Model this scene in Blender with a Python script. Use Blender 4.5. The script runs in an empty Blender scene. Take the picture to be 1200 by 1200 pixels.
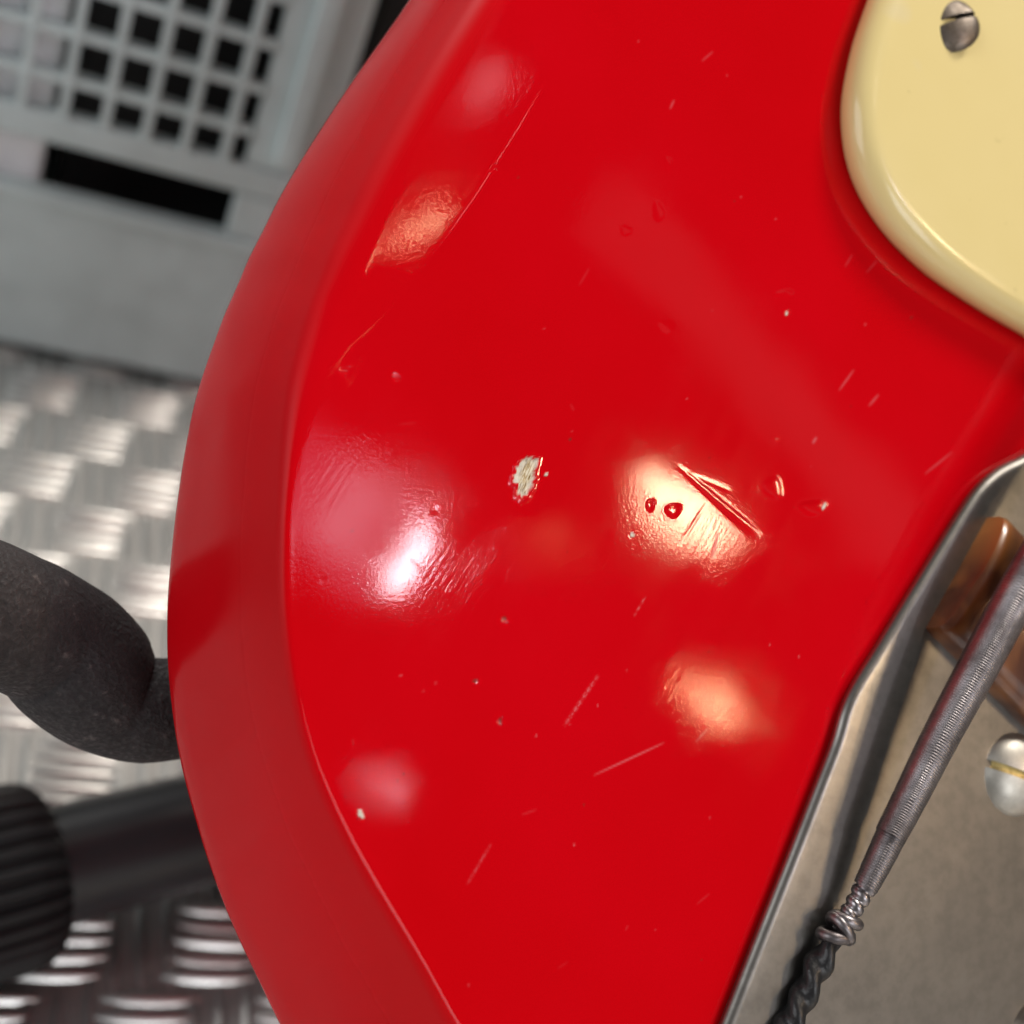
import bpy, math, random
import numpy as np
from mathutils import Matrix, Vector
random.seed(7); RNG = np.random.default_rng(7)

# ------------------------------------------------------------------ camera
FPX = 1500.0            # focal length in photograph pixels (1200 wide)
CAM_H = 0.26
UP = np.array([.36, .755, .548]); UP /= np.linalg.norm(UP)      # world up seen from the camera
FW = np.array([0, 0, -1.]); FW -= FW @ UP * UP; FW /= np.linalg.norm(FW)
RT = np.cross(FW, UP)
R = np.array([RT, FW, UP])                                      # camera -> world
CAM = np.array([0, 0, CAM_H])

scene = bpy.context.scene
COL = scene.collection
cam = bpy.data.cameras.new('camera'); cam.sensor_width = 36; cam.lens = 36 * FPX / 1200
cam.clip_start = .01; cam.clip_end = 60
cam.dof.use_dof = True; cam.dof.focus_distance = .154; cam.dof.aperture_fstop = 15.5
cam.dof.aperture_blades = 0
camo = bpy.data.objects.new('camera', cam); COL.objects.link(camo)
m4 = np.eye(4); m4[:3, :3] = R; m4[:3, 3] = CAM
camo.matrix_world = Matrix(m4.tolist()); scene.camera = camo

def ray(x, y): return np.array([(x - 600) / FPX, (600 - y) / FPX, -1.])
def at(x, y, depth): return R @ (ray(x, y) * depth) + CAM        # photograph position at a depth -> world
def on_floor(x, y, z=0.):
    d = R @ ray(x, y); return d * ((z - CAM_H) / d[2]) + CAM

# guitar face frame (camera space)
N = np.array([.44, .08, .894]); N /= np.linalg.norm(N)
A = np.array([1., 0, 0]); A -= A @ N * N; A /= np.linalg.norm(A)
B = np.cross(N, A)
P0 = np.array([0, 0, -.15])
GF = np.eye(4); GF[:3, :3] = R @ np.array([A, B, N]).T; GF[:3, 3] = R @ P0 + CAM
GM = Matrix(GF.tolist())
def loc(x, y, h=0.):
    """photograph position -> guitar coordinates on the plane h metres above the face"""
    r = ray(x, y); t = (P0 @ N + h) / (r @ N); q = r * t - P0
    return np.array([q @ A, q @ B, h])
def gworld(p): return GF[:3, :3] @ np.asarray(p) + GF[:3, 3]
GN = GF[:3, 2]

# ------------------------------------------------------------------ world, lamps, exposure
w = bpy.data.worlds.new('World'); scene.world = w; w.use_nodes = True
bg = w.node_tree.nodes['Background']; bg.inputs[0].default_value = (.93, .96, 1, 1); bg.inputs[1].default_value = .08
scene.view_settings.view_transform = 'Standard'; scene.view_settings.look = 'None'
scene.view_settings.exposure = 0; scene.view_settings.gamma = 1
scene.render.engine = 'CYCLES'
scene.cycles.max_bounces = 6; scene.cycles.glossy_bounces = 4
try: scene.cycles.use_denoising = True
except Exception: pass

def area(name, pos, target, sx, sy, radiance, col, shape='ELLIPSE', xdir=None):
    """area light at pos facing target; sx runs along xdir"""
    l = bpy.data.lights.new(name, 'AREA'); l.shape = shape; l.size = sx; l.size_y = sy
    ar = sx * sy * (math.pi / 4 if shape == 'ELLIPSE' else 1)
    l.energy = radiance * ar * math.pi; l.color = col
    o = bpy.data.objects.new(name, l); COL.objects.link(o)
    z = np.asarray(pos) - np.asarray(target); z /= np.linalg.norm(z)
    x = np.array([1., 0, 0]) if xdir is None else np.asarray(xdir, float)
    x = x - x @ z * z; x /= np.linalg.norm(x); m = np.eye(4); m[:3, 0] = x; m[:3, 1] = np.cross(z, x); m[:3, 2] = z; m[:3, 3] = pos
    o.matrix_world = Matrix(m.tolist()); return o
def mirror_dir(x, y, nrm=None):
    nrm = GN if nrm is None else nrm
    p = gworld(loc(x, y)); d = p - CAM; d /= np.linalg.norm(d)
    return p, d - 2 * (d @ nrm) * nrm
def mirror_lamp(name, x, y, dist, w_px, h_px, radiance, col, shape='ELLIPSE', along=(1, 0), nrm=None):
    p, r = mirror_dir(x, y, nrm); q, r2 = mirror_dir(x + along[0] * 20, y + along[1] * 20, nrm); k = (dist + .15) / FPX
    return area(name, p + r * dist, p, w_px * k, h_px * k, radiance * 3.3, col, shape, q + r2 * dist - p - r * dist)
WARM = (1, .74, .45)
mirror_lamp('ceiling_spot', 802, 596, 2.2, 116, 54, 50, WARM, along=(.80, .60))
mirror_lamp('ceiling_spot', 842, 822, 2.4, 50, 18, 72, (1, .62, .32), along=(.80, .60))
mirror_lamp('ceiling_spot', 645, 632, 3.0, 36, 32, 3.2, (1, .6, .3))
mirror_lamp('tube_lamp', 478, 648, 2.3, 92, 30, 36, (.95, .92, 1), 'RECTANGLE', along=(-.6, .8))
mirror_lamp('ceiling_panel', 412, 600, 2.5, 112, 70, 2.6, (.95, .86, 1), 'RECTANGLE', along=(-.6, .8))
mirror_lamp('ceiling_panel', 382, 596, 2.8, 170, 130, 1.1, (.85, .66, 1), 'RECTANGLE', along=(.80, .60))
mirror_lamp('ceiling_spot', 452, 920, 2.6, 15, 28, 18, (.95, .82, .95))
mirror_lamp('sheen_strip', 890, 440, 3.0, 560, 78, .19, (1, .85, .9), 'RECTANGLE', along=(.66, .75))  # added weak strip, makes the broad pale sheen across the face
def gdir(v): v = GF[:3, :3] @ np.array(v, float); return v / np.linalg.norm(v)
CN4 = gdir((-.062, .052, .995)); CN, CN2, CN3 = gdir((-.11, .108, .988)), gdir((-.145, .086, .986)), gdir((-.03, .03, 1))      # forearm bevel of the guitar
mirror_lamp('ceiling_spot', 436, 300, 2.2, 16, 46, 24, (1, .74, .42), along=(-.54, .84), nrm=CN)
mirror_lamp('tube_lamp', 570, 98, 2.4, 40, 20, 5, (1, .80, .90), 'RECTANGLE', along=(-.54, .84), nrm=CN2)
mirror_lamp('ceiling_spot', 410, 418, 2.4, 40, 60, 2.4, (1, .6, .3), nrm=CN3)
mirror_lamp('tube_lamp', 560, 222, 2.4, 150, 40, 3.2, (1, .84, .80), 'RECTANGLE', along=(-.54, .84), nrm=CN4)  # added lamp, draws the thin glint along the bevel crease
# unseen soft lights: key high on the right, overhead floor light, added fills
def cdir(v): v = R @ np.array(v, float); return v / np.linalg.norm(v)
C0 = gworld((0, 0, 0))
area('unseen_light', C0 + cdir((.70, -.50, .51)) * 2.2, C0, 1.0, 1.0, .8, (1, .95, .88), 'RECTANGLE')  # added low fill from the right, clear of the bevel reflections
area('unseen_light', C0 + cdir((.60, .78, .15)) * 2.2, C0, .5, .5, 45, (1, .93, .84), 'RECTANGLE')
area('unseen_light', C0 + cdir((-.62, .30, .72)) * 2.4, on_floor(60, 300), 1.4, 1.4, 3.4, (.97, .98, 1), 'RECTANGLE')  # added fill from the left to brighten crate and carton
area('unseen_light', C0 + cdir((.48, -.28, .83)) * 2.6, on_floor(100, 330), 1.0, 1.0, 5.4, (.96, .98, 1), 'RECTANGLE')  # added frontal fill for the crate front, sparing the guitar side
area('unseen_light', C0 + cdir((-.15, .95, -.20)) * 2.4, on_floor(100, 600), .9, .8, 13, (1, .98, .95), 'RECTANGLE')

# ------------------------------------------------------------------ helpers
def mat(name):
    m = bpy.data.materials.new(name); m.use_nodes = True
    return m, m.node_tree.nodes, m.node_tree.links, m.node_tree.nodes['Principled BSDF']
def node(ns, t, **kw):
    n = ns.new(t)
    for k, v in kw.items():
        if k.startswith('i_'): n.inputs[k[2:].replace('_', ' ')].default_value = v
        else: setattr(n, k, v)
    return n
def coords(ns, lk, scale=(1, 1, 1), rot=(0, 0, 0)):
    tc = ns.new('ShaderNodeTexCoord'); mp = ns.new('ShaderNodeMapping')
    if any(rot): mp.vector_type = 'TEXTURE'; scale = tuple(1 / k for k in scale)      # turn first, then stretch
    mp.inputs['Scale'].default_value = scale; mp.inputs['Rotation'].default_value = rot
    lk.new(tc.outputs['Object'], mp.inputs['Vector']); return mp.outputs['Vector']
def noise(ns, lk, vec, scale, detail=2, rough=.5):
    n = ns.new('ShaderNodeTexNoise'); n.inputs['Scale'].default_value = scale
    n.inputs['Detail'].default_value = detail; n.inputs['Roughness'].default_value = rough
    lk.new(vec, n.inputs['Vector']); return n.outputs['Fac']
def ramp(ns, lk, fac, stops):
    r = ns.new('ShaderNodeValToRGB'); e = r.color_ramp.elements
    while len(e) < len(stops): e.new(.5)
    for el, (p, c) in zip(e, stops): el.position = p; el.color = (*c, 1)
    lk.new(fac, r.inputs[0]); return r.outputs[0]
def rampv(ns, lk, fac, stops): return ramp(ns, lk, fac, [(p, (v, v, v)) for p, v in stops])
def mixc(ns, lk, fac, a, b):
    m = ns.new('ShaderNodeMix'); m.data_type = 'RGBA'
    for s, v in ((0, fac), (6, a), (7, b)):
        if hasattr(v, 'links') or hasattr(v, 'is_linked'): lk.new(v, m.inputs[s])
        elif s == 0: m.inputs[0].default_value = v
        else: m.inputs[s].default_value = (*v, 1)
    return m.outputs[2]
def bump(ns, lk, h, dist, prev=None, strength=1.):
    b = ns.new('ShaderNodeBump'); b.inputs['Distance'].default_value = dist; b.inputs['Strength'].default_value = strength
    lk.new(h, b.inputs['Height'])
    if prev is not None: lk.new(prev, b.inputs['Normal'])
    return b.outputs[0]
def setp(p, **kw):
    for k, v in kw.items():
        k = k.replace('_', ' ')
        if isinstance(v, tuple) and len(v) == 3: v = (*v, 1)
        p.inputs[k].default_value = v

def mesh_obj(name, verts, faces, material, parent=None, smooth=True, matrix=None):
    me = bpy.data.meshes.new(name); me.from_pydata([tuple(map(float, v)) for v in verts], [], faces)
    me.update(); me.materials.append(material)
    if smooth: me.polygons.foreach_set('use_smooth', [True] * len(me.polygons))
    return link(name, me, parent, matrix)
def link(name, me, parent=None, matrix=None):
    o = bpy.data.objects.new(name, me); COL.objects.link(o)
    if parent is not None: o.parent = parent
    if matrix is not None: o.matrix_local = matrix
    return o
def empty(name, matrix):
    o = bpy.data.objects.new(name, None); COL.objects.link(o); o.matrix_world = matrix
    o.empty_display_size = .02; return o
def tag(o, label=None, cat=None, group=None, kind=None):
    for k, v in (('label', label), ('category', cat), ('group', group), ('kind', kind)):
        if v: o[k] = v
    return o
def spline(pts, n):
    """Catmull-Rom through pts -> n samples"""
    p = np.asarray(pts, float); p = np.vstack([2 * p[0] - p[1], p, 2 * p[-1] - p[-2]])
    seg = np.linalg.norm(np.diff(p[1:-1, :min(3, p.shape[1])], axis=0), axis=1); L = np.concatenate([[0], np.cumsum(seg)])
    out = []
    for s in np.linspace(0, L[-1], n):
        i = min(np.searchsorted(L, s, side='right') - 1, len(seg) - 1); t = (s - L[i]) / seg[i]
        a, b, c, d = p[i:i + 4]
        out.append(.5 * (2 * b + (c - a) * t + (2 * a - 5 * b + 4 * c - d) * t * t + (3 * b - a - 3 * c + d) * t ** 3))
    return np.array(out)
def box(x0, x1, y0, y1, z0, z1, bev=0.):
    """bevelled box: verts, faces"""
    import bmesh
    bm = bmesh.new(); bmesh.ops.create_cube(bm, size=1)
    for v in bm.verts:
        v.co = ((x0 + x1) / 2 + v.co.x * (x1 - x0), (y0 + y1) / 2 + v.co.y * (y1 - y0), (z0 + z1) / 2 + v.co.z * (z1 - z0))
    if bev: bmesh.ops.bevel(bm, geom=bm.edges[:], offset=bev, segments=2, affect='EDGES', profile=.6)
    me = bpy.data.meshes.new('box'); bm.to_mesh(me); bm.free()
    return me
def box_obj(name, dims, material, parent=None, bev=0., matrix=None):
    me = box(*dims, bev); me.name = name; me.materials.append(material)
    return link(name, me, parent, matrix)
def tube(path, radii, seg=24, cap=True, shape=None):
    path = np.asarray(path, float); n = len(path)
    tan = np.gradient(path, axis=0); tan /= np.linalg.norm(tan, axis=1)[:, None]
    ref = np.array([0, 0, 1.]) if abs(tan[0][2]) < .9 else np.array([1., 0, 0])
    u = np.cross(tan[0], ref); u /= np.linalg.norm(u)
    V = []; ang = np.linspace(0, 2 * math.pi, seg, endpoint=False)
    for i in range(n):
        u = u - (u @ tan[i]) * tan[i]; u /= np.linalg.norm(u); v = np.cross(tan[i], u)
        rr = radii[i] * (np.ones(seg) if shape is None else shape(i, ang))
        V.append(path[i] + np.outer(np.cos(ang) * rr, u) + np.outer(np.sin(ang) * rr, v))
    V = np.vstack(V)
    F = [(i * seg + j, i * seg + (j + 1) % seg, (i + 1) * seg + (j + 1) % seg, (i + 1) * seg + j) for i in range(n - 1) for j in range(seg)]
    if cap: F += [tuple(range(seg))[::-1], tuple((n - 1) * seg + j for j in range(seg))]
    return V, F

# ------------------------------------------------------------------ materials
def aluminium(name, col, r0, r1, bscale):
    m, ns, lk, p = mat(name); v = coords(ns, lk)
    big = noise(ns, lk, v, 30, 4); fine = noise(ns, lk, coords(ns, lk, (1, .08, 1), (0, 0, .6)), 900, 3)
    lk.new(ramp(ns, lk, big, [(.3, tuple(c * .85 for c in col)), (.7, col)]), p.inputs['Base Color'])
    lk.new(rampv(ns, lk, big, [(.3, r1), (.7, r0)]), p.inputs['Roughness'])
    setp(p, Metallic=1.)
    lk.new(bump(ns, lk, fine, bscale), p.inputs['Normal']); return m
M_PLATE = aluminium('tread_plate_aluminium', (.58, .57, .555), .48, .62, .00004)
M_BAR = aluminium('worn_bar_aluminium', (.86, .85, .83), .32, .45, .00003)

def plastic(name, col, rough, grain=0., spec=.5):
    m, ns, lk, p = mat(name); v = coords(ns, lk)
    n = noise(ns, lk, v, 60, 4)
    lk.new(ramp(ns, lk, n, [(.3, tuple(c * .9 for c in col)), (.7, tuple(min(1, c * 1.08) for c in col))]), p.inputs['Base Color'])
    setp(p, Roughness=rough, Specular_IOR_Level=spec)
    if grain: lk.new(bump(ns, lk, noise(ns, lk, v, 1800, 2), grain), p.inputs['Normal'])
    return m
M_CRATE = plastic('grey_crate_plastic', (.57, .65, .65), .5, .00005)
M_WHITE = plastic('white_card', (.86, .86, .88), .7)
M_BLACK = plastic('black_case', (.008, .008, .009), .7)
M_TUBE = plastic('black_powder_coat', (.024, .024, .027), .36, .00001)
M_CAP = plastic('black_rubber', (.012, .012, .013), .5, .00002)

def foam_mat():
    m, ns, lk, p = mat('black_foam'); v = coords(ns, lk)
    n1 = noise(ns, lk, v, 500, 6, .65); n2 = noise(ns, lk, v, 1500, 3)
    lk.new(ramp(ns, lk, n1, [(.3, (.010, .0085, .009)), (.62, (.022, .018, .019)), (.72, (.10, .085, .08))]), p.inputs['Base Color'])
    lk.new(rampv(ns, lk, n2, [(.45, .85), (.75, .4)]), p.inputs['Roughness'])
    setp(p, Sheen_Weight=.08, Sheen_Roughness=.4, Sheen_Tint=(.6, .52, .52))
    b = bump(ns, lk, n1, .0006); lk.new(bump(ns, lk, n2, .0003, b), p.inputs['Normal']); return m
M_FOAM = foam_mat()

def red_mat():
    m, ns, lk, p = mat('red_lacquer')
    def attr(n): a = ns.new('ShaderNodeAttribute'); a.attribute_name = n; return a.outputs['Fac']
    v = coords(ns, lk)
    base = ramp(ns, lk, noise(ns, lk, v, 25, 4), [(.35, (.540, .0004, .0035)), (.65, (.580, .0005, .0055))])
    c = mixc(ns, lk, attr('scratch'), base, (.75, .30, .36))
    c = mixc(ns, lk, attr('dirt'), c, (.10, .025, .02))
    fib = noise(ns, lk, coords(ns, lk, (1, .12, 1), (0, 0, math.radians(-28))), 5200, 3)
    woodc = ramp(ns, lk, fib, [(.35, (.20, .12, .045)), (.5, (.52, .40, .22)), (.62, (.80, .74, .58))])
    blot = noise(ns, lk, v, 1300, 2)
    pw = ns.new('ShaderNodeMath'); pw.operation = 'SUBTRACT'; pw.use_clamp = True; lk.new(rampv(ns, lk, blot, [(.25, .6), (.55, 1.1)]), pw.inputs[0]); lk.new(attr('wood'), pw.inputs[1])
    filler = mixc(ns, lk, pw.outputs[0], woodc, (.74, .70, .60))
    c = mixc(ns, lk, attr('chip_glint'), c, filler)
    lk.new(c, p.inputs['Base Color'])
    # polish haze and hairlines vary the gloss
    hz = noise(ns, lk, coords(ns, lk, (1, .22, 1), (0, 0, math.radians(-35))), 240, 4)
    rg = rampv(ns, lk, hz, [(.3, .035), (.75, .065)])
    sm = rampv(ns, lk, noise(ns, lk, v, 70, 4, .6), [(.5, 0), (.66, .5)]); rg = mixc(ns, lk, sm, rg, (.10, .10, .10))
    rgd = mixc(ns, lk, attr('dull'), rg, (.42, .42, .42)); rg2 = mixc(ns, lk, attr('scratch'), rgd, (.5, .5, .5)); rg3 = mixc(ns, lk, attr('chip_glint'), rg2, (.8, .8, .8))
    lk.new(rg3, p.inputs['Roughness'])
    setp(p, Specular_IOR_Level=.15)
    peel = noise(ns, lk, v, 2800, 2, .5)
    hair = noise(ns, lk, coords(ns, lk, (1, .09, 1), (0, 0, math.radians(-33))), 2300, 3, .6)
    patch = noise(ns, lk, v, 55, 2)
    pk = ns.new('ShaderNodeMath'); pk.operation = 'MULTIPLY'; lk.new(hair, pk.inputs[0]); lk.new(rampv(ns, lk, patch, [(.42, 0), (.62, 1)]), pk.inputs[1])
    def mul(a, k):
        n = ns.new('ShaderNodeMath'); n.operation = 'MULTIPLY'; lk.new(a, n.inputs[0])
        if isinstance(k, float): n.inputs[1].default_value = k
        else: lk.new(k, n.inputs[1])
        return n.outputs[0]
    def add(a, b_):
        n = ns.new('ShaderNodeMath'); n.operation = 'ADD'; lk.new(a, n.inputs[0]); lk.new(b_, n.inputs[1]); return n.outputs[0]
    pa = rampv(ns, lk, noise(ns, lk, v, 90, 3), [(.36, .3), (.66, 1.)])
    hh = add(mul(mul(peel, RED_PEEL * 1e3), pa), mul(pk.outputs[0], RED_HAIR * 1e3))
    hh = add(hh, mul(mul(fib, attr('chip_glint')), .25))
    b = bump(ns, lk, hh, .001)
    lk.new(b, p.inputs['Normal']); return m
RED_PEEL = 6.5e-6; RED_HAIR = 9e-6
M_RED = red_mat()

def cream_mat():
    m, ns, lk, p = mat('aged_cream_plastic'); v = coords(ns, lk)
    c = ramp(ns, lk, noise(ns, lk, v, 22, 3), [(.3, (.78, .64, .285)), (.7, (.82, .685, .33))])
    sp = noise(ns, lk, v, 95, 1)
    c = mixc(ns, lk, rampv(ns, lk, sp, [(.70, 0), (.80, .3)]), c, (.72, .66, .55))
    gr = noise(ns, lk, v, 420, 2)
    c = mixc(ns, lk, rampv(ns, lk, gr, [(.72, 0), (.80, .25)]), c, (.45, .36, .16))
    lk.new(c, p.inputs['Base Color'])
    lk.new(rampv(ns, lk, noise(ns, lk, v, 150, 3), [(.3, .13), (.7, .26)]), p.inputs['Roughness'])
    setp(p, Subsurface_Weight=.0)
    lk.new(bump(ns, lk, noise(ns, lk, v, 260, 3), 1.2e-5), p.inputs['Normal']); return m
M_CREAM = cream_mat()

def nickel(name, c0, c1, r0, r1, pit=4e-5, sc=90):
    m, ns, lk, p = mat(name); v = coords(ns, lk)
    t = noise(ns, lk, v, sc, 6, .62); g = noise(ns, lk, v, sc * 16, 3, .6)
    c = ramp(ns, lk, t, [(.3, c0), (.66, c1)])
    c = mixc(ns, lk, rampv(ns, lk, g, [(.36, .12), (.56, 0)]), c, tuple(x * .5 for x in c0))
    lk.new(c, p.inputs['Base Color'])
    lk.new(rampv(ns, lk, t, [(.3, r1), (.7, r0)]), p.inputs['Roughness']); setp(p, Metallic=1.)
    b = bump(ns, lk, g, pit); lk.new(b, p.inputs['Normal']); return m
M_NICKEL = nickel('tarnished_nickel_plate', (.135, .128, .117), (.35, .335, .31), .32, .48, .8e-5, 28)
M_SCREW = nickel('old_screw_steel', (.085, .068, .052), (.24, .205, .175), .38, .55, 1.5e-5, 500)
M_SCREWB = nickel('nickel_screw', (.46, .44, .39), (.66, .63, .57), .40, .55, 1e-5, 300)
M_BRASS = nickel('worn_brass', (.35, .25, .08), (.80, .62, .26), .3, .5, 3e-5, 500)
M_STRING = nickel('wound_string_steel', (.13, .115, .115), (.34, .315, .325), .30, .46, 1e-5, 200)
M_DARKSLOT = plastic('slot_black', (.012, .009, .006), .8)  # near-black colour for the slot floor
M_SILK = plastic('black_silk', (.010, .010, .011), .38, .00008)

def saddle_mat():
    m, ns, lk, p = mat('varnished_brown_wood')
    v = coords(ns, lk, (1, 1, 1))
    g = noise(ns, lk, coords(ns, lk, (1, .15, 1)), 420, 4); t = noise(ns, lk, v, 130, 2)
    c = ramp(ns, lk, g, [(.3, (.055, .014, .005)), (.7, (.12, .032, .010))])
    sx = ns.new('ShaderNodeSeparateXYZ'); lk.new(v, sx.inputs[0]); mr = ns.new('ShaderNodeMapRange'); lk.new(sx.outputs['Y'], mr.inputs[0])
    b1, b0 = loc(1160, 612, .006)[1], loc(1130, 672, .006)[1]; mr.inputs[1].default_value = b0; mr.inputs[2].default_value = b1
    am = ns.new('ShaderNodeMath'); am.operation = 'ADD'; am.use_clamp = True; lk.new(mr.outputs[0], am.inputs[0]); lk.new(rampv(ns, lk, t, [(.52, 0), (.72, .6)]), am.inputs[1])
    c = mixc(ns, lk, am.outputs[0], c, (.42, .15, .035))  # lit orange of the upper end painted in as a gradient
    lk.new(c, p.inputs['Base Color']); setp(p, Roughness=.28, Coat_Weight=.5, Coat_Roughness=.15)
    lk.new(bump(ns, lk, t, .0002), p.inputs['Normal']); return m
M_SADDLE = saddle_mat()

# ------------------------------------------------------------------ floor of tread plate
def build_floor():
    fo = on_floor(112, 515); d1 = on_floor(169, 480) - on_floor(49, 458); d1[2] = 0
    ang = math.atan2(d1[1], d1[0])
    mw = Matrix.Translation(Vector(fo)) @ Matrix.Rotation(ang, 4, 'Z')
    S = 6.
    fl = mesh_obj('floor', [(-S, -S, 0), (S, -S, 0), (S, S, 0), (-S, S, 0)], [(0, 1, 2, 3)], M_PLATE, None, False, mw)
    tag(fl, kind='structure')
    px, py = .0170, .0230             # half pitches of the bar groups
    def bar(L, W, Hh):
        V = []; F = []; st = np.array([-1, -.86, -.5, 0, .5, .86, 1.]); pr = [(-1, 0), (-.55, .72), (0, 1), (.55, .72), (1, 0)]
        for s in st:
            k = max(.04, (1 - abs(s) ** 2.6)) ** .75
            for (a, h) in pr: V.append((s * L / 2, a * W / 2 * k, h * Hh * min(1, k * 1.15) - .0001))
        for i in range(len(st) - 1):
            for j in range(4): F.append((i * 5 + j, (i + 1) * 5 + j, (i + 1) * 5 + j + 1, i * 5 + j + 1))
        return V, F
    Vh, Fh = bar(.0225, .0043, .0013); Vv, Fv = bar(.0280, .0036, .0005)
    rotv = lambda V: [(-y, x, z) for x, y, z in V]
    Vv = rotv(Vv)
    meh = bpy.data.meshes.new('tread_bar'); meh.from_pydata(Vh, [], Fh); meh.materials.append(M_BAR)
    mev = bpy.data.meshes.new('tread_bar'); mev.from_pydata(Vv, [], Fv); mev.materials.append(M_BAR)
    for me in (meh, mev): me.polygons.foreach_set('use_smooth', [True] * len(me.polygons)); me.update()
    bars = []
    Mi = np.array(mw)
    for i in range(-26, 40):
        for j in range(-22, 18):
            hor = (i + j) % 2 == 0
            for k in (range(5) if hor else range(1, 4)):
                if hor: c = np.array([i * px + (k - 2) * .0011, j * py + (k - 2) * .0044, 0])
                else: c = np.array([i * px + (k - 2) * .0060, j * py, 0])
                pw = Mi[:3, :3] @ c + Mi[:3, 3]
                q = R.T @ (pw - CAM)
                dep = -q[2]
                if dep > .02:
                    sx = 600 + FPX * q[0] / dep; sy = 600 - FPX * q[1] / dep
                    vis = -40 < sx < 340 and 400 < sy < 1240 and sx < 235 + max(0, (sy - 880)) * .42
                else: vis = False
                bars.append((0 if vis else 1, dep if dep > .02 else 9, hor, c))
    bars.sort(key=lambda b: (b[0], b[1]))
    for b in bars[:300]:
        o = link('tread_bar', meh if b[2] else mev, fl); o.location = b[3]; o.rotation_euler = (0, 0, random.gauss(0, .018)); o.scale = (random.uniform(.95, 1.04), random.uniform(.9, 1.06), random.uniform(.75, 1.15))
    V = []; F = []
    for b in bars[300:]:
        o = len(V); src, fc = (Vh, Fh) if b[2] else (Vv, Fv)
        V += [(x + b[3][0], y + b[3][1], z) for x, y, z in src]; F += [tuple(q + o for q in f) for f in fc]
    rest = mesh_obj('tread_bars', V, F, M_BAR, fl); tag(rest, kind='stuff')
build_floor()

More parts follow.
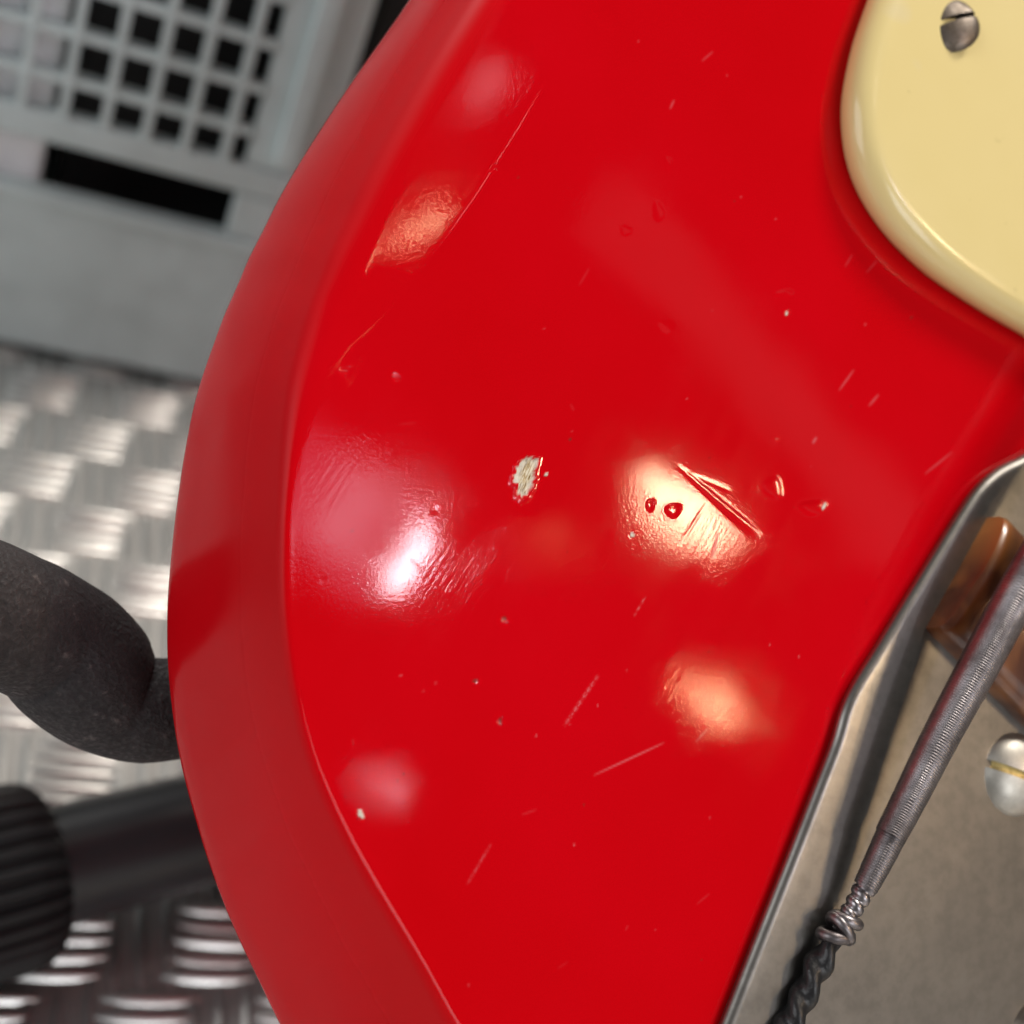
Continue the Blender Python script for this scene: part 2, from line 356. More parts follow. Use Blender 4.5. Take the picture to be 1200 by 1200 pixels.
# ------------------------------------------------------------------ grey crate, what is in it, black case behind
def build_crate():
    b0, b1 = on_floor(0, 402), on_floor(230, 449)
    ex = (b1 - b0) / np.linalg.norm(b1 - b0); ez = np.array([0, 0, 1.]); ey = np.cross(ez, ex)     # ey points away from camera
    M = np.eye(4); M[:3, 0] = ex; M[:3, 1] = ey; M[:3, 2] = ez; M[:3, 3] = b0
    def sh(x, y):                       # photograph position -> (s, height) on the front wall
        d = R @ ray(x, y); t = ((b0 - CAM) @ ey) / (d @ ey); p = CAM + d * t - b0
        return np.array([p @ ex, p[2]])
    root = empty('plastic_crate', Matrix(M.tolist()))
    tag(root, 'grey plastic crate with lattice sides standing on the tread plate', 'crate')
    h_pan = sh(130, 243)[1]; h_slot1 = sh(150, 188)[1]; h_slot0 = sh(150, 246)[1]; h_mesh = sh(150, 152)[1]
    s_slotL = sh(38, 180)[0]; s_slotR = sh(270, 250)[0]; s_meshR = sh(312, 95)[0]; s_end = sh(432, 30)[0]
    s_left = s_end - .36; DEP = .26; HT = .24; th = .004
    bx = lambda n, d, bev=.0012, p=root, m=M_CRATE: box_obj(n, d, m, p, bev)
    bx('lower_panel', (s_left, s_end, -.004, .004, .003, h_slot0 - .001), .0025)
    bx('lower_ledge', (s_left + .002, s_end - .002, -.0062, .003, h_slot0 - .0032, h_slot0 + .0012), .0018)
    bx('slot_end', (s_slotR, s_end, -.003, .004, h_slot0 + .0013, h_slot1), .001)
    bx('slot_end', (s_left, s_slotL - .11, -.003, .004, h_slot0 + .0013, h_slot1), .001)
    bx('middle_rail', (s_left, s_end, -.0035, .004, h_slot1 + .0002, h_mesh), .0022)
    bx('corner_post', (s_meshR + .0002, s_end, -.002, .004, h_mesh + .0002, HT - .02), .001)
    bx('corner_rib', (s_end - .017, s_end - .010, -.0075, -.0018, h_mesh + .004, HT - .021), .0015)
    bx('corner_post', (s_left, s_left + .04, -.002, .004, h_mesh + .0002, HT - .02), .001)
    bx('rim', (s_left - .004, s_end + .004, -.009, .005, HT - .0198, HT), .002)
    # lattice of the front wall: each strand is a piece
    c00 = sh(325 / 2.667, 50 / 2.667); c10 = sh(455 / 2.667, 105 / 2.667); c01 = sh(285 / 2.667, 190 / 2.667)
    pu = c10[0] - c00[0]; pv = abs(c00[1] - c01[1]); sw = .0014
    s = c00[0] + pu * 3.62
    mv = box(-sw, sw, -.0034, .0036, h_mesh - .0005, HT - .0205, .0005); mv.materials.append(M_CRATE)
    k = 0
    xs = [c00[0] + pu * (i + .5) for i in range(-20, 6)]
    for x in xs:
        if s_left + .042 < x < s_meshR - .002:
            o = link('lattice_strand', mv, root); o.location = (x, 0, 0)
    mh = box(s_left + .0405, s_meshR, -.0030, .0032, -sw, sw, .0005); mh.materials.append(M_CRATE)
    for j in range(-12, 3):
        z = c00[1] - pv * (j + .5)
        if h_mesh + .004 < z < HT - .024:
            o = link('lattice_strand', mh, root); o.location = (0, 0, z)
    bx('side_wall', (s_end - .004, s_end, .0042, DEP, .003, HT - .02), .0008)
    bx('side_wall', (s_left, s_left + .004, .0042, DEP, .003, HT - .02), .0008)
    bx('back_wall', (s_left, s_end, DEP + .0002, DEP + .004, .003, HT - .02), .0008)
    bx('bottom', (s_left + .0042, s_end - .0042, .0042, DEP, .003, .007), .0005)
    for px_ in (s_left + .02, s_end - .02):
        for py_ in (.02, DEP - .02): bx('foot', (px_ - .012, px_ + .012, py_ - .012, py_ + .012, 0, .0029), .0008)
    # contents
    sw_ = sh(72, 60)[0]
    MM = Matrix(M.tolist())
    wb = box_obj('carton', (s_left + .02, sw_, .0045, .20, .008, .215), M_WHITE, None, .002, MM)
    tag(wb, 'white carton inside the grey crate, seen through the lattice at left', 'box')
    bb = box_obj('equipment_bag', (sw_ + .004, s_end - .010, .030, .22, .008, .21), M_BLACK, None, .006, MM)
    tag(bb, 'black bag filling the dark part of the grey crate', 'bag')
    # black case behind and to the right of the crate
    bc = box_obj('flight_case', (s_end + .012, s_end + .50, .05, .50, 0, .45), M_BLACK, None, .008, MM)
    tag(bc, 'black case standing behind the guitar and beside the crate', 'case')
build_crate()

# ------------------------------------------------------------------ guitar stand
def build_stand():
    zc = .0200
    p0 = on_floor(-14, 1037, zc); p1 = on_floor(246, 967, zc); d = (p1 - p0) / np.linalg.norm(p1 - p0)
    root = empty('guitar_stand', Matrix.Translation(Vector((p0[0], p0[1], 0))))
    tag(root, 'black tubular guitar stand with foam padded arm carrying the red guitar', 'guitar stand')
    off = np.array([p0[0], p0[1], 0])
    rt = .0128
    end = p1 + d * .16
    path = spline([p0 - off - d * .008, p1 - off, end - off], 14)
    V, F = tube(path, [rt] * 14, 40); mesh_obj('foot_tube', V, F, M_TUBE, root)
    # ribbed rubber cap around the tube end
    prof = [(-.034, .6), (-.033, .86), (-.030, .96), (-.026, 1.), (.004, 1.), (.0085, .97), (.0108, .90), (.0118, .80), (.0118, .66)]
    pts = [p0 - off + d * a for a, _ in prof]; rad = [.0197 * r for _, r in prof]
    nr = 30
    def rib(i, ang):
        k = .11 if 1 < i < 7 else (.05 if i == 7 else (.03 if i == 1 else 0.))
        s = np.cos(ang * nr); return 1 - k * (.5 - .5 * np.sign(s) * np.abs(s) ** .6)
    V, F = tube(pts, rad, nr * 8, True, rib); mesh_obj('ribbed_cap', V, F, M_CAP, root)
    # padded arm, coming towards the camera and curving back behind the guitar
    q = [(-330, 660, .150, 86), (-190, 672, .150, 85), (-80, 694, .153, 82), (0, 721, .158, 80), (60, 750, .165, 79), (97, 784, .168, 81), (128, 813, .170, 72),
         (158, 829, .1715, 63), (195, 831, .1725, 60), (260, 822, .1750, 58), (340, 800, .1800, 57), (430, 780, .1855, 56)]
    c = [np.append(at(x, y, dp) - off, r * dp / FPX) for x, y, dp, r in q]
    sp = spline(c, 90)
    wob = 1 + .012 * np.sin(np.arange(90) * .9) * RNG.uniform(.2, 1, 90)
    V, F = tube(sp[:, :3], sp[:, 3] * wob, 48, True, lambda i, a: 1 + .006 * np.sin(3 * a + i * .3))
    mesh_obj('foam_arm', V, F, M_FOAM, root)
    # upright joining arm and foot behind the guitar
    a0 = sp[-6, :3]; b0 = path[-2]
    V, F = tube(spline([a0, (a0 + b0) / 2 + np.array([0, .004, 0]), b0], 10), [.0095] * 10, 24); mesh_obj('upright', V, F, M_TUBE, root)
    # second foot across the floor keeps the stand up
    e1 = path[-1]; cr = np.cross(d, [0, 0, 1.])
    for sgn in (-1, 1):
        V, F = tube([b0 + cr * sgn * .012 - [0, 0, .0065], b0 + cr * sgn * .17 - [0, 0, .0065]], [.0128] * 2, 24); mesh_obj('cross_foot', V, F, M_TUBE, root)
build_stand()

# ------------------------------------------------------------------ guitar
root = empty('electric_guitar', GM)
tag(root, 'glossy red electric guitar with worn lacquer leaning in the stand', 'guitar')

def seg_dist(Aa, Bb, p, q):
    d = q - p; L = d @ d; t = np.clip(((Aa - p[0]) * d[0] + (Bb - p[1]) * d[1]) / L, 0, 1)
    return np.hypot(Aa - p[0] - t * d[0], Bb - p[1] - t * d[1]), t

PHI = [.17, .17, .17, .165, .11, .04, 0, 0]
def build_body():
    T = .0200; TB = .032          # depth of the widest line of the edge, and of the back
    left_px = [(1050, 1640), (900, 1570), (760, 1480), (650, 1350), (590, 1270), (541, 1200), (492, 1115), (441, 1030), (401, 955), (370, 880), (351, 800),
               (341, 720), (339, 650), (342, 585), (352, 522), (373, 464), (410, 408), (457, 352), (510, 288), (574, 196), (634, 98), (694, 0),
               (760, -110), (850, -250), (980, -400), (1150, -520), (1340, -590)]
    right_px = [(1340, -590), (1600, -480), (1850, -200), (1990, 200), (2010, 650), (1900, 1050), (1650, 1380), (1350, 1580), (1050, 1640)]
    lp = spline([loc(*p)[:2] for p in left_px], 3000); rp = spline([loc(*p)[:2] for p in right_px], 2000)
    bb0, bb1 = lp[0, 1], lp[-1, 1]
    lp[:, 1] = np.maximum.accumulate(lp[:, 1]); rp[:, 1] = np.minimum.accumulate(rp[:, 1])
    bf0, bf1 = loc(600, 1262)[1], loc(600, -70)[1]
    rows = np.concatenate([bb0 + (bf0 - bb0) * (1 - np.cos(np.linspace(0, math.pi / 2, 40))), np.linspace(bf0, bf1, 660)[1:],
                           bf1 + (bb1 - bf1) * np.sin(np.linspace(0, math.pi / 2, 50))[1:]])
    aL = np.interp(rows, lp[:, 1], lp[:, 0]); aR = np.interp(rows, rp[::-1, 1], rp[::-1, 0])
    aR[0] = aL[0] + 1e-5; aR[-1] = aL[-1] + 1e-5
    split = np.minimum(loc(1240, 600)[0], aL + (aR - aL) * .7)
    nf, nc = 540, 14
    tf = np.linspace(0, 1, nf); tc = np.linspace(0, 1, nc + 1)[1:]
    AA = np.concatenate([aL[:, None] + (split - aL)[:, None] * tf, split[:, None] + (aR - split)[:, None] * tc], axis=1)
    nR, nC = AA.shape; BB = np.repeat(rows[:, None], nC, 1); Z = np.zeros_like(AA)
    chip_glint = np.zeros_like(AA); wood = np.zeros_like(AA); scr = np.zeros_like(AA); dirt = np.zeros_like(AA)
    # ---- slow unevenness of the sanded top (microns)
    for k in range(14):
        wl = RNG.uniform(.010, .035); th = RNG.uniform(0, math.pi); ph = RNG.uniform(0, 6.28)
        Z += 2.2e-6 * (wl / .015) * np.sin((AA * math.cos(th) + BB * math.sin(th)) / wl * 6.28 + ph)
    # ---- dents: (x, y, rx px, ry px, tilt deg, depth mm, rim)
    K = .000105
    def local(x, y, rx, ry, tilt):
        c = loc(x, y); t = math.radians(tilt); dx, dy = AA - c[0], BB - c[1]
        u = (dx * math.cos(t) + dy * math.sin(t)) / (rx * K); v = (-dx * math.sin(t) + dy * math.cos(t)) / (ry * K)
        return u, v, np.hypot(u, v)
    dents = [(762, 592, 5, 7, -20, .05), (789, 598, 10, 7, 15, .07), (906, 572, 13, 12, 0, .055), (952, 595, 18, 8, 8, .10), (1092, 432, 12, 12, 0, .016),
             (919, 344, 14, 4, 12, .05), (923, 367, 3, 3, 0, .06), (783, 192, 5, 8, 0, .03), (782, 382, 9, 6, 0, .02), (711, 21, 15, 13, 0, .035),
             (772, 248, 7, 11, 10, .022), (733, 270, 8, 6, 0, .015), (430, 339, 8, 4, 0, .08), (436, 370, 4, 2, 0, .06), (386, 424, 9, 6, -20, .11),
             (405, 436, 6, 5, 0, .08), (372, 400, 10, 4, -20, .06), (463, 443, 5, 4, -20, .05), (540, 75, 6, 6, 0, .08), (578, 196, 4, 5, 0, .05),
             (487, 172, 4, 5, 0, .05), (500, 175, 4, 4, 0, .05), (512, 172, 4, 5, 0, .05), (525, 176, 5, 4, 0, .05), (516, 184, 3, 4, 0, .05),
             (510, 598, 4, 3, 0, .006), (591, 725, 3, 3, 0, .06), (586, 845, 2.5, 4, 0, .05), (557, 798, 3, 2, -20, .04), (1112, 490, 7, 7, 0, .010),
             (908, 517, 7, 3, 0, .02), (672, 888, 4, 4, 0, .012), (655, 955, 5, 4, 0, .012), (1068, 372, 2, 2, 0, .03), (378, 680, 3, 3, 0, .006)]
    for x, y, rx, ry, tl, dp in dents:
        u, v, r = local(x, y, rx, ry, tl); r = r * (1 + .12 * np.sin(3 * np.arctan2(v, u) + x))
        Z -= dp * 1e-3 * np.exp(-r ** 4 * .7); Z += dp * .22e-3 * np.exp(-((r - 1.25) / .22) ** 2)
    for x, y, rx, ry in [(591, 725, 3, 3), (586, 845, 2.5, 4), (557, 798, 4, 2), (540, 75, 5, 5), (1068, 372, 2, 2), (668, 515, 2, 2), (430, 342, 6, 2.5), (386, 426, 4, 3)]:
        u, v, r = local(x, y, rx, ry, 0); dirt = np.maximum(dirt, np.clip(1.3 - r, 0, 1) * .85)
    # ---- chips down to filler and wood, and one painted glint
    def ragged(x, y, rx, ry, tl, amp, seed, dep, sharp=9):
        nonlocal Z, chip_glint
        u, v, r = local(x, y, rx, ry, tl); th = np.arctan2(v, u); rg = np.random.default_rng(seed)
        e = 1 + sum(amp / (k ** .55) * np.sin(k * th + rg.uniform(0, 6.28)) for k in (2, 3, 5, 7, 9, 13, 17, 23))
        mk = np.clip((e - r) * sharp, 0, 1); chip_glint = np.maximum(chip_glint, mk)
        Z -= dep * mk * (1 + .25 * np.sin(u * 9 + v * 4)); Z += dep * .18 * np.exp(-((r - e - .12) / .12) ** 2)
        return r, e
    r, e = ragged(616, 557, 14, 21, -12, .19, 5, .00026)
    u, v, _ = local(618, 556, 5.5, 18, -20); wood = np.clip(1.7 - np.hypot(u, v) + .35 * np.sin(u * 5) * np.sin(v * 7), 0, 1) * (chip_glint > .3)
    ragged(741, 627, 3.2, 3.2, 0, .1, 6, .00003, 4); ragged(423, 954, 3.2, 5.5, 20, .12, 7, .00004, 4)
    ragged(640, 556, 3, 2, 40, .1, 8, .00002, 4); ragged(922, 367, 2.4, 3, 0, .1, 9, .00002, 4); ragged(966, 593, 2.5, 6, -25, .1, 10, .00003, 3)  # last mark: white glint on a dent's edge, put in as colour
    # ---- grooves and hairline scratches
    def groove(p, q, w_, dep, power=2):
        nonlocal Z
        d, t = seg_dist(AA, BB, loc(*p)[:2], loc(*q)[:2]); tap = np.sin(np.clip(t, .02, .98) * math.pi) ** .6
        Z -= dep * tap * np.exp(-np.abs(d / (w_ * K)) ** power)
    def gouge(p, q, w1, w2, dep):                     # lopsided V, deepest along the line
        nonlocal Z
        a_, b_ = loc(*p)[:2], loc(*q)[:2]; d, t = seg_dist(AA, BB, a_, b_); e = b_ - a_
        sd = np.sign((AA - a_[0]) * e[1] - (BB - a_[1]) * e[0]); tap = np.sin(np.clip(.06 + t * .94, 0, 1) * math.pi) ** .7
        wv = np.where(sd > 0, w1, w2) * K * (.25 + .75 * t); Z -= dep * tap * np.clip(1 - d / wv, 0, 1)
    gouge((797, 547), (893, 628), 16, 5, .00004); gouge((812, 557), (858, 577), 3.5, 6, .000018); groove((797, 638), (829, 588), 1.6, .00002)
    groove((480, 655), (523, 690), 2.5, .00001); groove((402, 455), (420, 400), 7, .00005)
    def scratch(p, q, w_, s, ragged_=0.):
        nonlocal scr, Z
        d, t = seg_dist(AA, BB, loc(*p)[:2], loc(*q)[:2]); tap = np.sin(np.clip(t, .0, 1) * math.pi) ** .5
        if ragged_: tap = tap * (1 - ragged_ + ragged_ * np.sign(np.sin(t * 83 + np.sin(t * 31) * 2)))
        mk = .55 * s * tap * np.exp(-(d / (w_ * K)) ** 2); scr = np.maximum(scr, np.clip(mk, 0, 1)); Z -= 2e-5 * np.clip(mk, 0, 1)
    scratch((661, 851), (702, 790), 1.8, .6, .4); scratch((547, 1037), (576, 988), 1.4, .32, .3)
    scratch((695, 909), (779, 870), 1.15, .5); scratch((815, 870), (830, 853), 1.4, .4); scratch((743, 722), (757, 698), 1.1, .5, .4)
    scratch((1083, 556), (1117, 529), 1.2, .35); scratch((983, 458), (1001, 433), 1.3, .4); scratch((1018, 476), (1030, 462), 1.5, .4)
    scratch((990, 313), (999, 298), 1.2, .18); scratch((1015, 320), (1030, 303), 1.2, .15); scratch((822, 72), (836, 60), 1.4, .2); scratch((785, 128), (790, 117), 1.4, .35)
    scratch((952, 520), (957, 512), 1.8, .5); scratch((1200, 470), (1210, 440), 1.5, .3); scratch((835, 655), (842, 622), 2.2, .6)
    for k in range(9):                               # short random hairlines left by playing and polishing
        x, y = RNG.uniform(420, 1180), RNG.uniform(20, 1180); L = RNG.uniform(6, 26); t = RNG.uniform(-2.2, .4)
        scratch((x, y), (x + L * math.cos(t), y + L * math.sin(t)), RNG.uniform(.9, 1.4), RNG.uniform(.03, .10))
    for k in range(60):                               # dust nibs
        x, y = RNG.uniform(360, 1180), RNG.uniform(10, 1190)
        u, v, r = local(x, y, 1.6, 1.6, 0); s = RNG.uniform(.15, .6)
        if RNG.random() < .3: dirt = np.maximum(dirt, np.clip(1.3 - r, 0, 1) * s)
        else: scr = np.maximum(scr, np.clip(1.3 - r, 0, 1) * s * .45); Z += 6e-6 * np.exp(-r * r)
    edge = np.clip((AA - aL[:, None]) / .0006, 0, 1); Z *= edge
    # the forearm bevel starts softly on the top
    EW = .0008; pyr = np.interp(rows, *zip(*sorted((loc(*p)[1], p[1]) for p in left_px)))
    ph_ = np.interp(pyr, [-200, 0, 150, 300, 380, 440, 500, 1300], PHI); ph_ = np.convolve(np.pad(ph_, 30, mode='edge'), np.ones(61) / 61, 'valid')
    Z -= (ph_ / (2 * EW))[:, None] * np.clip(EW - .82 * (AA - aL[:, None]), 0, None) ** 2
    V = np.stack([AA, BB, Z], -1).reshape(-1, 3)
    idx = np.arange(nR * nC).reshape(nR, nC)
    quads = np.stack([idx[:-1, :-1], idx[:-1, 1:], idx[1:, 1:], idx[1:, :-1]], -1).reshape(-1, 4)
    # ---- sides
    pyrow = np.interp(rows, *zip(*sorted((loc(*p)[1], p[1]) for p in left_px)))
    tb_y = [-200, 0, 150, 300, 380, 440, 500, 560, 700, 1300]
    rin_r = np.interp(pyrow, tb_y, [9.4, 9.4, 8.9, 7.7, 6.1, 4.2, 2.5, 1.4, 1.0, 1.0]) * 1e-3
    drop_r = np.interp(pyrow, tb_y, [3.5, 3.5, 3.5, 3.3, 3.0, 2.6, 2.1, 1.5, 1.1, 1.1]) * 1e-3
    phi_r = np.interp(pyrow, [-200, 0, 150, 300, 380, 440, 500, 1300], PHI); flat_r = np.interp(pyrow, tb_y, [.80, .80, .78, .72, .40, .1, 0, 0, 0, 0])
    sil = spline([loc(*p, -T)[:2] for p in [(640, -230), (560, -115), (482, 0), (384, 140), (303, 280), (249, 420), (215, 570), (200, 715), (204, 820), (221, 910),
                                            (261, 1050), (330, 1200), (400, 1320)]], 1500)
    lpt = np.stack([aL, rows], 1); tan = np.gradient(lpt, axis=0); tan /= np.linalg.norm(tan, axis=1)[:, None]
    nl = np.stack([-tan[:, 1], tan[:, 0]], 1)
    qc = spline([loc(*p)[:2] for p in [(700, -230), (632, -110), (563, 0), (514, 78), (456, 180), (413, 265), (385, 335), (364, 400), (350, 460), (340, 520), (333, 580), (330, 650), (332, 720),
                                      (342, 800), (361, 880), (392, 957), (432, 1032), (483, 1117), (531, 1202), (600, 1320)]], 1500)
    for i in range(nR):
        if bf0 - .01 < rows[i] < bf1 + .012:
            dv = qc - lpt[i]; al = dv @ nl[i]; pe = np.abs(dv @ np.array([-nl[i][1], nl[i][0]])); rin_r[i] = max(.0008, al[np.argmin(pe + (al < -.01) * 1.)])
    rin_r = np.convolve(np.pad(rin_r, 20, mode='edge'), np.ones(41) / 41, 'valid'); print('edge mm', (rin_r[::60] * 1000).round(1))
    delta = np.full(nR, np.nan)
    for i in range(nR):
        if bf0 - .01 < rows[i] < bf1 + .012:
            dv = sil - lpt[i]; al = dv @ nl[i]; pe = np.abs(dv @ np.array([-nl[i][1], nl[i][0]])); k = np.argmin(pe + (al < -.03) * 1.); delta[i] = al[k] - rin_r[i]
    ok = ~np.isnan(delta); delta = np.interp(rows, rows[ok], delta[ok])
    ker = np.ones(41) / 41; dl = np.convolve(np.pad(delta, 20, mode='edge'), ker, 'valid')
    print('draft mm', (dl[::60] * 1000).round(1))
    # closed loop of face boundary
    loop = np.concatenate([idx[:, 0], idx[1:-1, -1][::-1]]); P = V[loop][:, :2]
    rin = np.concatenate([rin_r, np.full(nR - 2, .002)]); drop = np.concatenate([drop_r, np.full(nR - 2, .002)])
    phi = np.concatenate([phi_r, np.zeros(nR - 2)]); flat = np.concatenate([flat_r, np.zeros(nR - 2)]); dlt = np.concatenate([dl, np.full(nR - 2, .004)])
    def smooth(a, n=30): return np.convolve(np.pad(a, n, mode='wrap'), np.ones(2 * n + 1) / (2 * n + 1), 'valid')
    rin, drop, phi, flat, dlt = map(smooth, (rin, drop, phi, flat, dlt))
    tn = np.roll(P, -3, 0) - np.roll(P, 3, 0); tn /= np.linalg.norm(tn, axis=1)[:, None]
    nn = np.stack([-tn[:, 1], tn[:, 0]], 1); nn = np.stack([smooth(nn[:, 0], 4), smooth(nn[:, 1], 4)], 1); nn /= np.linalg.norm(nn, axis=1)[:, None]
    def p3(off, h): return np.column_stack([P + nn * np.asarray(off)[:, None], np.broadcast_to(h, len(P))])
    zc = -phi * EW / 2
    C = p3(np.zeros(len(P)), 0.); C[:, 2] = V[loop][:, 2]; Q = p3(rin, zc - rin * np.tan(phi)); Bk = p3(rin + dlt, -T)
    D = Q + (Bk - Q) * (drop / T)[:, None]; S = C + (Q - C) * flat[:, None]
    l1 = np.linalg.norm(S - C, axis=1); tt = np.linspace(0, 1, 60)[:, None, None]
    bz = (1 - tt) ** 2 * S + 2 * tt * (1 - tt) * Q + tt * tt * D
    cl = np.concatenate([np.zeros((1, len(P))), np.cumsum(np.linalg.norm(np.diff(bz, axis=0), axis=2), axis=0)]); tot = l1 + cl[-1]
    rings = []; NS = 20
    for k in range(1, NS + 1):
        x = np.empty_like(C); dist = tot * k / NS
        for q in range(len(P)):
            if dist[q] < l1[q]: x[q] = C[q] + (S[q] - C[q]) * dist[q] / l1[q]
            else:
                f = np.interp(dist[q] - l1[q], cl[:, q], np.arange(60)); i0 = min(int(f), 58); x[q] = bz[i0, q] + (bz[i0 + 1, q] - bz[i0, q]) * (f - i0)
        rings.append(x)
    for s in np.linspace(0, 1, 9)[1:]:
        x = D + (Bk - D) * s; x[:, :2] += nn * (.0006 * math.sin(math.pi * s)); rings.append(x)
    for o_, h_ in ((.0001, -.0012), (-.0002, -.003), (-.0012, -.008), (-.002, -.0095), (-.0035, -.0112), (-.0060, -.0120), (-.02, -.0121)): rings.append(p3(rin + dlt + o_, -T + h_ * (TB - T) / .012))
    base = len(V); V = np.vstack([V] + rings); m = len(loop)
    prev = loop
    allq = [quads]
    for k in range(len(rings)):
        cur = base + k * m + np.arange(m)
        allq.append(np.stack([prev, np.roll(prev, -1), np.roll(cur, -1), cur], -1)); prev = cur
    cpt = len(V); V = np.vstack([V, [[V[loop][:, 0].mean(), V[loop][:, 1].mean(), -TB - .0002]]])
    Q4 = np.vstack(allq); tri = np.stack([prev, np.roll(prev, -1), np.full(m, cpt)], -1)
    me = bpy.data.meshes.new('body')
    nv, nq, nt = len(V), len(Q4), len(tri)
    me.vertices.add(nv); me.vertices.foreach_set('co', V.astype(np.float32).ravel())
    me.loops.add(nq * 4 + nt * 3); me.loops.foreach_set('vertex_index', np.concatenate([Q4.ravel(), tri.ravel()]).astype(np.int32))
    me.polygons.add(nq + nt); me.polygons.foreach_set('loop_start', np.concatenate([np.arange(nq) * 4, nq * 4 + np.arange(nt) * 3]).astype(np.int32))
    me.polygons.foreach_set('use_smooth', np.ones(nq + nt, bool))
    for nm, a in (('chip_glint', chip_glint), ('scratch', scr), ('dirt', dirt), ('wood', wood)):
        at_ = me.attributes.new(nm, 'FLOAT', 'POINT'); z = np.zeros(nv, np.float32); z[:nR * nC] = a.ravel(); at_.data.foreach_set('value', z)
    at_ = me.attributes.new('dull', 'FLOAT', 'POINT'); z = np.zeros(nv, np.float32); nd = nR * nC; rk = np.arange(nv - nd) // m; st = 2 + 8 * np.clip(phi / .1, 0, 1)[np.arange(nv - nd) % m]; z[nd:] = np.where(rk < 20, np.clip((rk - st) / 4, 0, 1), np.interp(rk, [19, 23], [1, .28])); at_.data.foreach_set('value', z)
    me.update(calc_edges=True); me.validate(); me.materials.append(M_RED)
    return link('body', me, root)
body = build_body()

def moulding(name, px, plane, prof, material, parent, n=220, zoff=0.):
    """closed outline drawn in photograph positions, inset along a profile of (inset, height)"""
    P = spline([loc(*p, plane)[:2] for p in px + [px[0]]], n + 1)[:-1]
    tn = np.roll(P, -2, 0) - np.roll(P, 2, 0); tn /= np.linalg.norm(tn, axis=1)[:, None]
    nn = np.stack([tn[:, 1], -tn[:, 0]], 1)
    area_ = .5 * np.sum(P[:, 0] * np.roll(P[:, 1], -1) - np.roll(P[:, 0], -1) * P[:, 1])
    if area_ < 0: nn = -nn
    V = []; F = []
    for ins, h in prof: V.append(np.column_stack([P - nn * ins, np.full(n, h + zoff)]))
    V = np.vstack(V); k = len(prof)
    for i in range(k - 1):
        for j in range(n):
            f = (i * n + j, i * n + (j + 1) % n, (i + 1) * n + (j + 1) % n, (i + 1) * n + j); F.append(f if area_ > 0 else f[::-1])
    top = tuple((k - 1) * n + j for j in range(n)); F.append(top if area_ > 0 else top[::-1])
    return mesh_obj(name, V, F, material, parent)

# cream guard
gp = [(1046, -70), (1019, 0), (1000, 60), (990, 128), (1000, 198), (1032, 260), (1080, 312), (1135, 352), (1200, 391), (1270, 428), (1370, 440), (1470, 390),
      (1530, 260), (1540, 60), (1480, -160), (1360, -290), (1230, -320), (1120, -220)]
rr = .0030
prof = [(.0010, .00005), (.0005, .0005), (.0001, .0014), (0, .0022)] + [(rr * 1.15 * (1 - math.cos(t)), .0022 + rr * math.sin(t)) for t in np.linspace(0, math.pi / 2, 11)[1:]] + [(.012, .00524)]
guard = moulding('pickguard', gp, .002, prof, M_CREAM, root)
GH = .00524

def slotted_screw(name, pos, axis, slot_dir, rad, height, mat_head, mat_slot, parent, slot_w, slot_d, crown=1.):
    z = np.asarray(axis, float); z /= np.linalg.norm(z); x = np.asarray(slot_dir, float); x -= x @ z * z; x /= np.linalg.norm(x); y = np.cross(z, x)
    M = np.eye(4); M[:3, 0] = x; M[:3, 1] = y; M[:3, 2] = z; M[:3, 3] = pos
    # domed head made as two halves either side of the slot
    V = []; F = []
    na, nr_ = 40, 12
    for sg in (-1, 1):
        b = len(V)
        for i in range(nr_ + 1):
            rho = i / nr_
            for j in range(na + 1):
                th = math.pi * j / na; X = rad * rho * math.cos(th); Y = rad * rho * math.sin(th)
                yy = slot_w / 2 + Y * (1 - slot_w / 2 / rad)
                r2 = min(1, (X * X + yy * yy) / rad ** 2)
                V.append((X, sg * yy, height * (1 - r2) ** .62 * crown))
        for i in range(nr_):
            for j in range(na):
                f = (b + i * (na + 1) + j, b + (i + 1) * (na + 1) + j, b + (i + 1) * (na + 1) + j + 1, b + i * (na + 1) + j + 1)
                F.append(f if sg > 0 else f[::-1])
        # slot wall
        row = [b + i * (na + 1) for i in range(nr_, 0, -1)] + [b] + [b + i * (na + 1) + na for i in range(1, nr_ + 1)]
        wb = len(V)
        for r_ in row: vx, vy, vz = V[r_]; V.append((vx, vy, max(-.0003, vz - slot_d)))
        for k in range(len(row) - 1):
            f = (row[k], row[k + 1], wb + k + 1, wb + k); F.append(f if sg < 0 else f[::-1])
    o = mesh_obj(name, V, F, mat_head, parent, True, Matrix(M.tolist()))
    n = 14; V = []; F = []
    for k in range(n + 1):
        X = rad * .985 * (2 * k / n - 1); hz = max(-.0002, height * max(0, 1 - (X / rad) ** 2) ** .62 * crown - slot_d * .93)
        V += [(X, -slot_w / 2, hz), (X, slot_w / 2, hz)]
    for k in range(n): F.append((2 * k, 2 * k + 2, 2 * k + 3, 2 * k + 1))
    mesh_obj('slot', V, F, mat_slot, o)
    return o
def sharpen(o, ang=.9):
    o.data.set_sharp_from_angle(angle=ang) if hasattr(o.data, 'set_sharp_from_angle') else None
c = loc(1115, 27, GH)
axc = N + .9 * np.array([-.44, .362, .82]); ax = np.array([axc @ A, axc @ B, axc @ N])
def on_tilt(x, y):
    r = ray(x, y); cc = P0 + A * c[0] + B * c[1] + N * c[2]; q = r * ((cc @ axc) / (r @ axc)) - P0; return np.array([q @ A, q @ B, q @ N])
sd = on_tilt(1146, 17) - on_tilt(1086, 37)
s = slotted_screw('pickguard_screw', c + np.array([0, 0, -.0006]), ax, sd, .0044, .0015, M_SCREW, M_DARKSLOT, guard, .0008, .0012); sharpen(s)

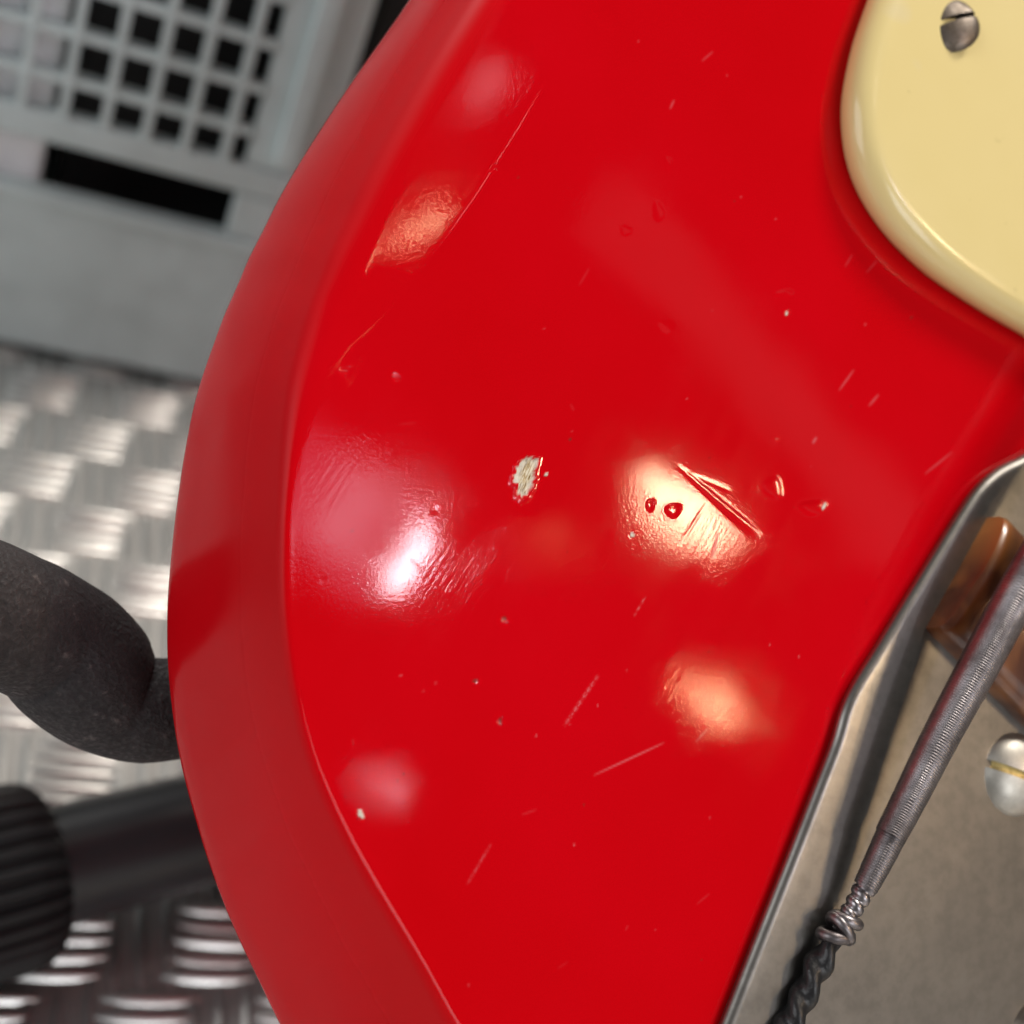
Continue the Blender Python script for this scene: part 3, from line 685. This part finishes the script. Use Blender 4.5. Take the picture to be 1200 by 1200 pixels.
# nickel bridge plate
pp = [(1300, 488), (1245, 508), (1200, 533), (1168, 549), (1143, 571), (1121, 603), (1090, 653), (1060, 702), (1028, 755), (1000, 800), (986, 830), (975, 868), (955, 920), (927, 992),
      (900, 1060), (872, 1131), (845, 1200), (800, 1310), (780, 1420), (860, 1480), (1100, 1500), (1400, 1440), (1640, 1200), (1700, 850), (1620, 600), (1450, 490)]
PH = .0022
prof = [(.0006, .0001), (.0001, .0006), (0, .0011)] + [(.0013 * (1 - math.cos(t)), .0011 + .0011 * math.sin(t)) for t in np.linspace(0, math.pi / 2, 7)[1:]] + [(.0030, .00222), (.012, .00224)]
plate = moulding('bridge_plate', pp, .0012, prof, M_NICKEL, root, 300)

# brown saddle block across the strings
def block():
    h1 = .0066
    tl = loc(1157, 606, PH); bl = loc(1084, 737, PH); tl[2] = bl[2] = h1
    e1 = bl - tl; L1 = np.linalg.norm(e1); e1 /= L1; e2 = np.array([-e1[1], e1[0], 0])
    if e2[0] < 0: e2 = -e2
    W = .055
    prof_ = [(-.0001, -.0045), (-.0001, -.0020), (.0003, -.0010), (.0011, -.0003), (.0030, .0004), (.0060, .0009), (L1 * .5, .0010), (L1 - .006, .0004), (L1 - .0025, -.0002), (L1 - .0009, -.0007),
             (L1 - .0002, -.0016), (L1, -.0026), (L1, -.0045)]
    st = [(0, .93), (.0005, .985), (.0014, 1.), (W * .5, 1.), (W, 1.)]
    V = []; F = []; n = len(prof_)
    for t, k in st:
        for (s_, h_) in prof_:
            hh = h_ if h_ < -.003 else -.003 + (h_ + .003) * (1 - (1 - k) * 2.2)
            V.append(tl + e1 * (L1 / 2 + (s_ - L1 / 2) * (1 - (1 - k) * .3)) + e2 * t + np.array([0, 0, hh]))
    for i in range(len(st) - 1):
        for j in range(n - 1): F.append((i * n + j, (i + 1) * n + j, (i + 1) * n + j + 1, i * n + j + 1))
    F.append(tuple(range(n))); F.append(tuple((len(st) - 1) * n + j for j in range(n))[::-1])
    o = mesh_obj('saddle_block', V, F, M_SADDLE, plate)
    import bmesh
    bm = bmesh.new(); bm.from_mesh(o.data); bmesh.ops.recalc_face_normals(bm, faces=bm.faces[:]); bm.to_mesh(o.data); bm.free()
    sharpen(o, .7)
block()

# wound bass string: heavy winding, bare end, twisted loop, black silk
def string_part(name, pts, seg, pitch, depth, material, parent, per=6, twist=0):
    """pts: (x, y, height m, half width px)"""
    c = []
    for x, y, h, r in pts:
        p = loc(x, y, h); dep = -(P0 + A * p[0] + B * p[1] + N * p[2])[2]; c.append(np.append(p, r * dep / FPX))
    c = np.array(c); L = np.sum(np.linalg.norm(np.diff(c[:, :3], axis=0), axis=1)); n = int(L / pitch * per) if pitch else 40
    sp = spline(c, n)
    def shp(i, a):
        ph = i / per * 2 * math.pi + a
        return 1 - depth * (.5 - .5 * np.cos(ph)) ** 2 if not twist else 1 - depth * (.5 - .5 * np.cos(ph * 1 + a * (twist - 1)))
    V, F = tube(sp[:, :3], sp[:, 3], seg, True, shp)
    return mesh_obj(name, V, F, material, parent)
strg = string_part('string', [(1560, 60, .014, 23), (1400, 340, .0135, 23.5), (1280, 546, .0130, 24), (1198, 686, .0120, 24), (1155, 765, .0108, 23.5), (1105, 858, .0090, 22), (1066, 935, .0076, 20), (1043, 980, .0070, 18.5)],
                   20, .00034, .045, M_STRING, root)
string_part('taper_winding', [(1045, 977, .0069, 18), (1030, 1008, .0063, 16.8), (1014, 1040, .0057, 14.8)], 20, .00034, .05, M_STRING, strg)
string_part('core_winding', [(1016, 1036, .0056, 14), (1001, 1062, .0052, 12.5), (985, 1086, .0048, 11.5)], 20, .0014, .22, M_STRING, strg, 10)
for (x, y, h, r, tl) in [(992, 1078, .0049, 14, .25), (985, 1088, .0047, 15.5, -.35), (978, 1096, .0045, 14.5, .5)]:
    c0 = loc(x, y, h); dirc = loc(1001, 1062, .0050) - loc(960, 1130, .0040); dirc /= np.linalg.norm(dirc)
    sd_ = np.cross(dirc, [0, 0, 1.]); sd_ /= np.linalg.norm(sd_); up_ = np.cross(sd_, dirc)
    t = np.linspace(0, 2 * math.pi, 29)[:-1]; rad_ = r * .000108
    ring = c0 + np.outer(np.cos(t) * rad_, sd_ + dirc * tl) + np.outer(np.sin(t) * rad_ * .85, up_)
    ringc = np.vstack([ring, ring[:1]]); V, F = tube(ringc, [.00078] * 29, 12, False); mesh_obj('wire_loop', V, F, M_STRING, strg)
string_part('silk_wrap', [(976, 1101, .0045, 13), (959, 1131, .0041, 18), (945, 1160, .0038, 17), (930, 1190, .0034, 19), (905, 1240, .0030, 19), (880, 1290, .0026, 20)], 24, .0042, .34, M_SILK, strg, 18, 2)

# plate screws
c = loc(1189, 908, PH)
s = slotted_screw('plate_screw', c, (-.06, -.03, 1), loc(1200, 906, PH) - loc(1148, 884, PH), .0058, .0028, M_SCREWB, M_BRASS, plate, .0011, .0012); sharpen(s)
c = loc(1214, 1212, PH)
s = slotted_screw('plate_screw', c, (0, 0, 1), (1, .3, 0), .0046, .0028, M_SCREW, M_DARKSLOT, plate, .0009, .0010); sharpen(s)
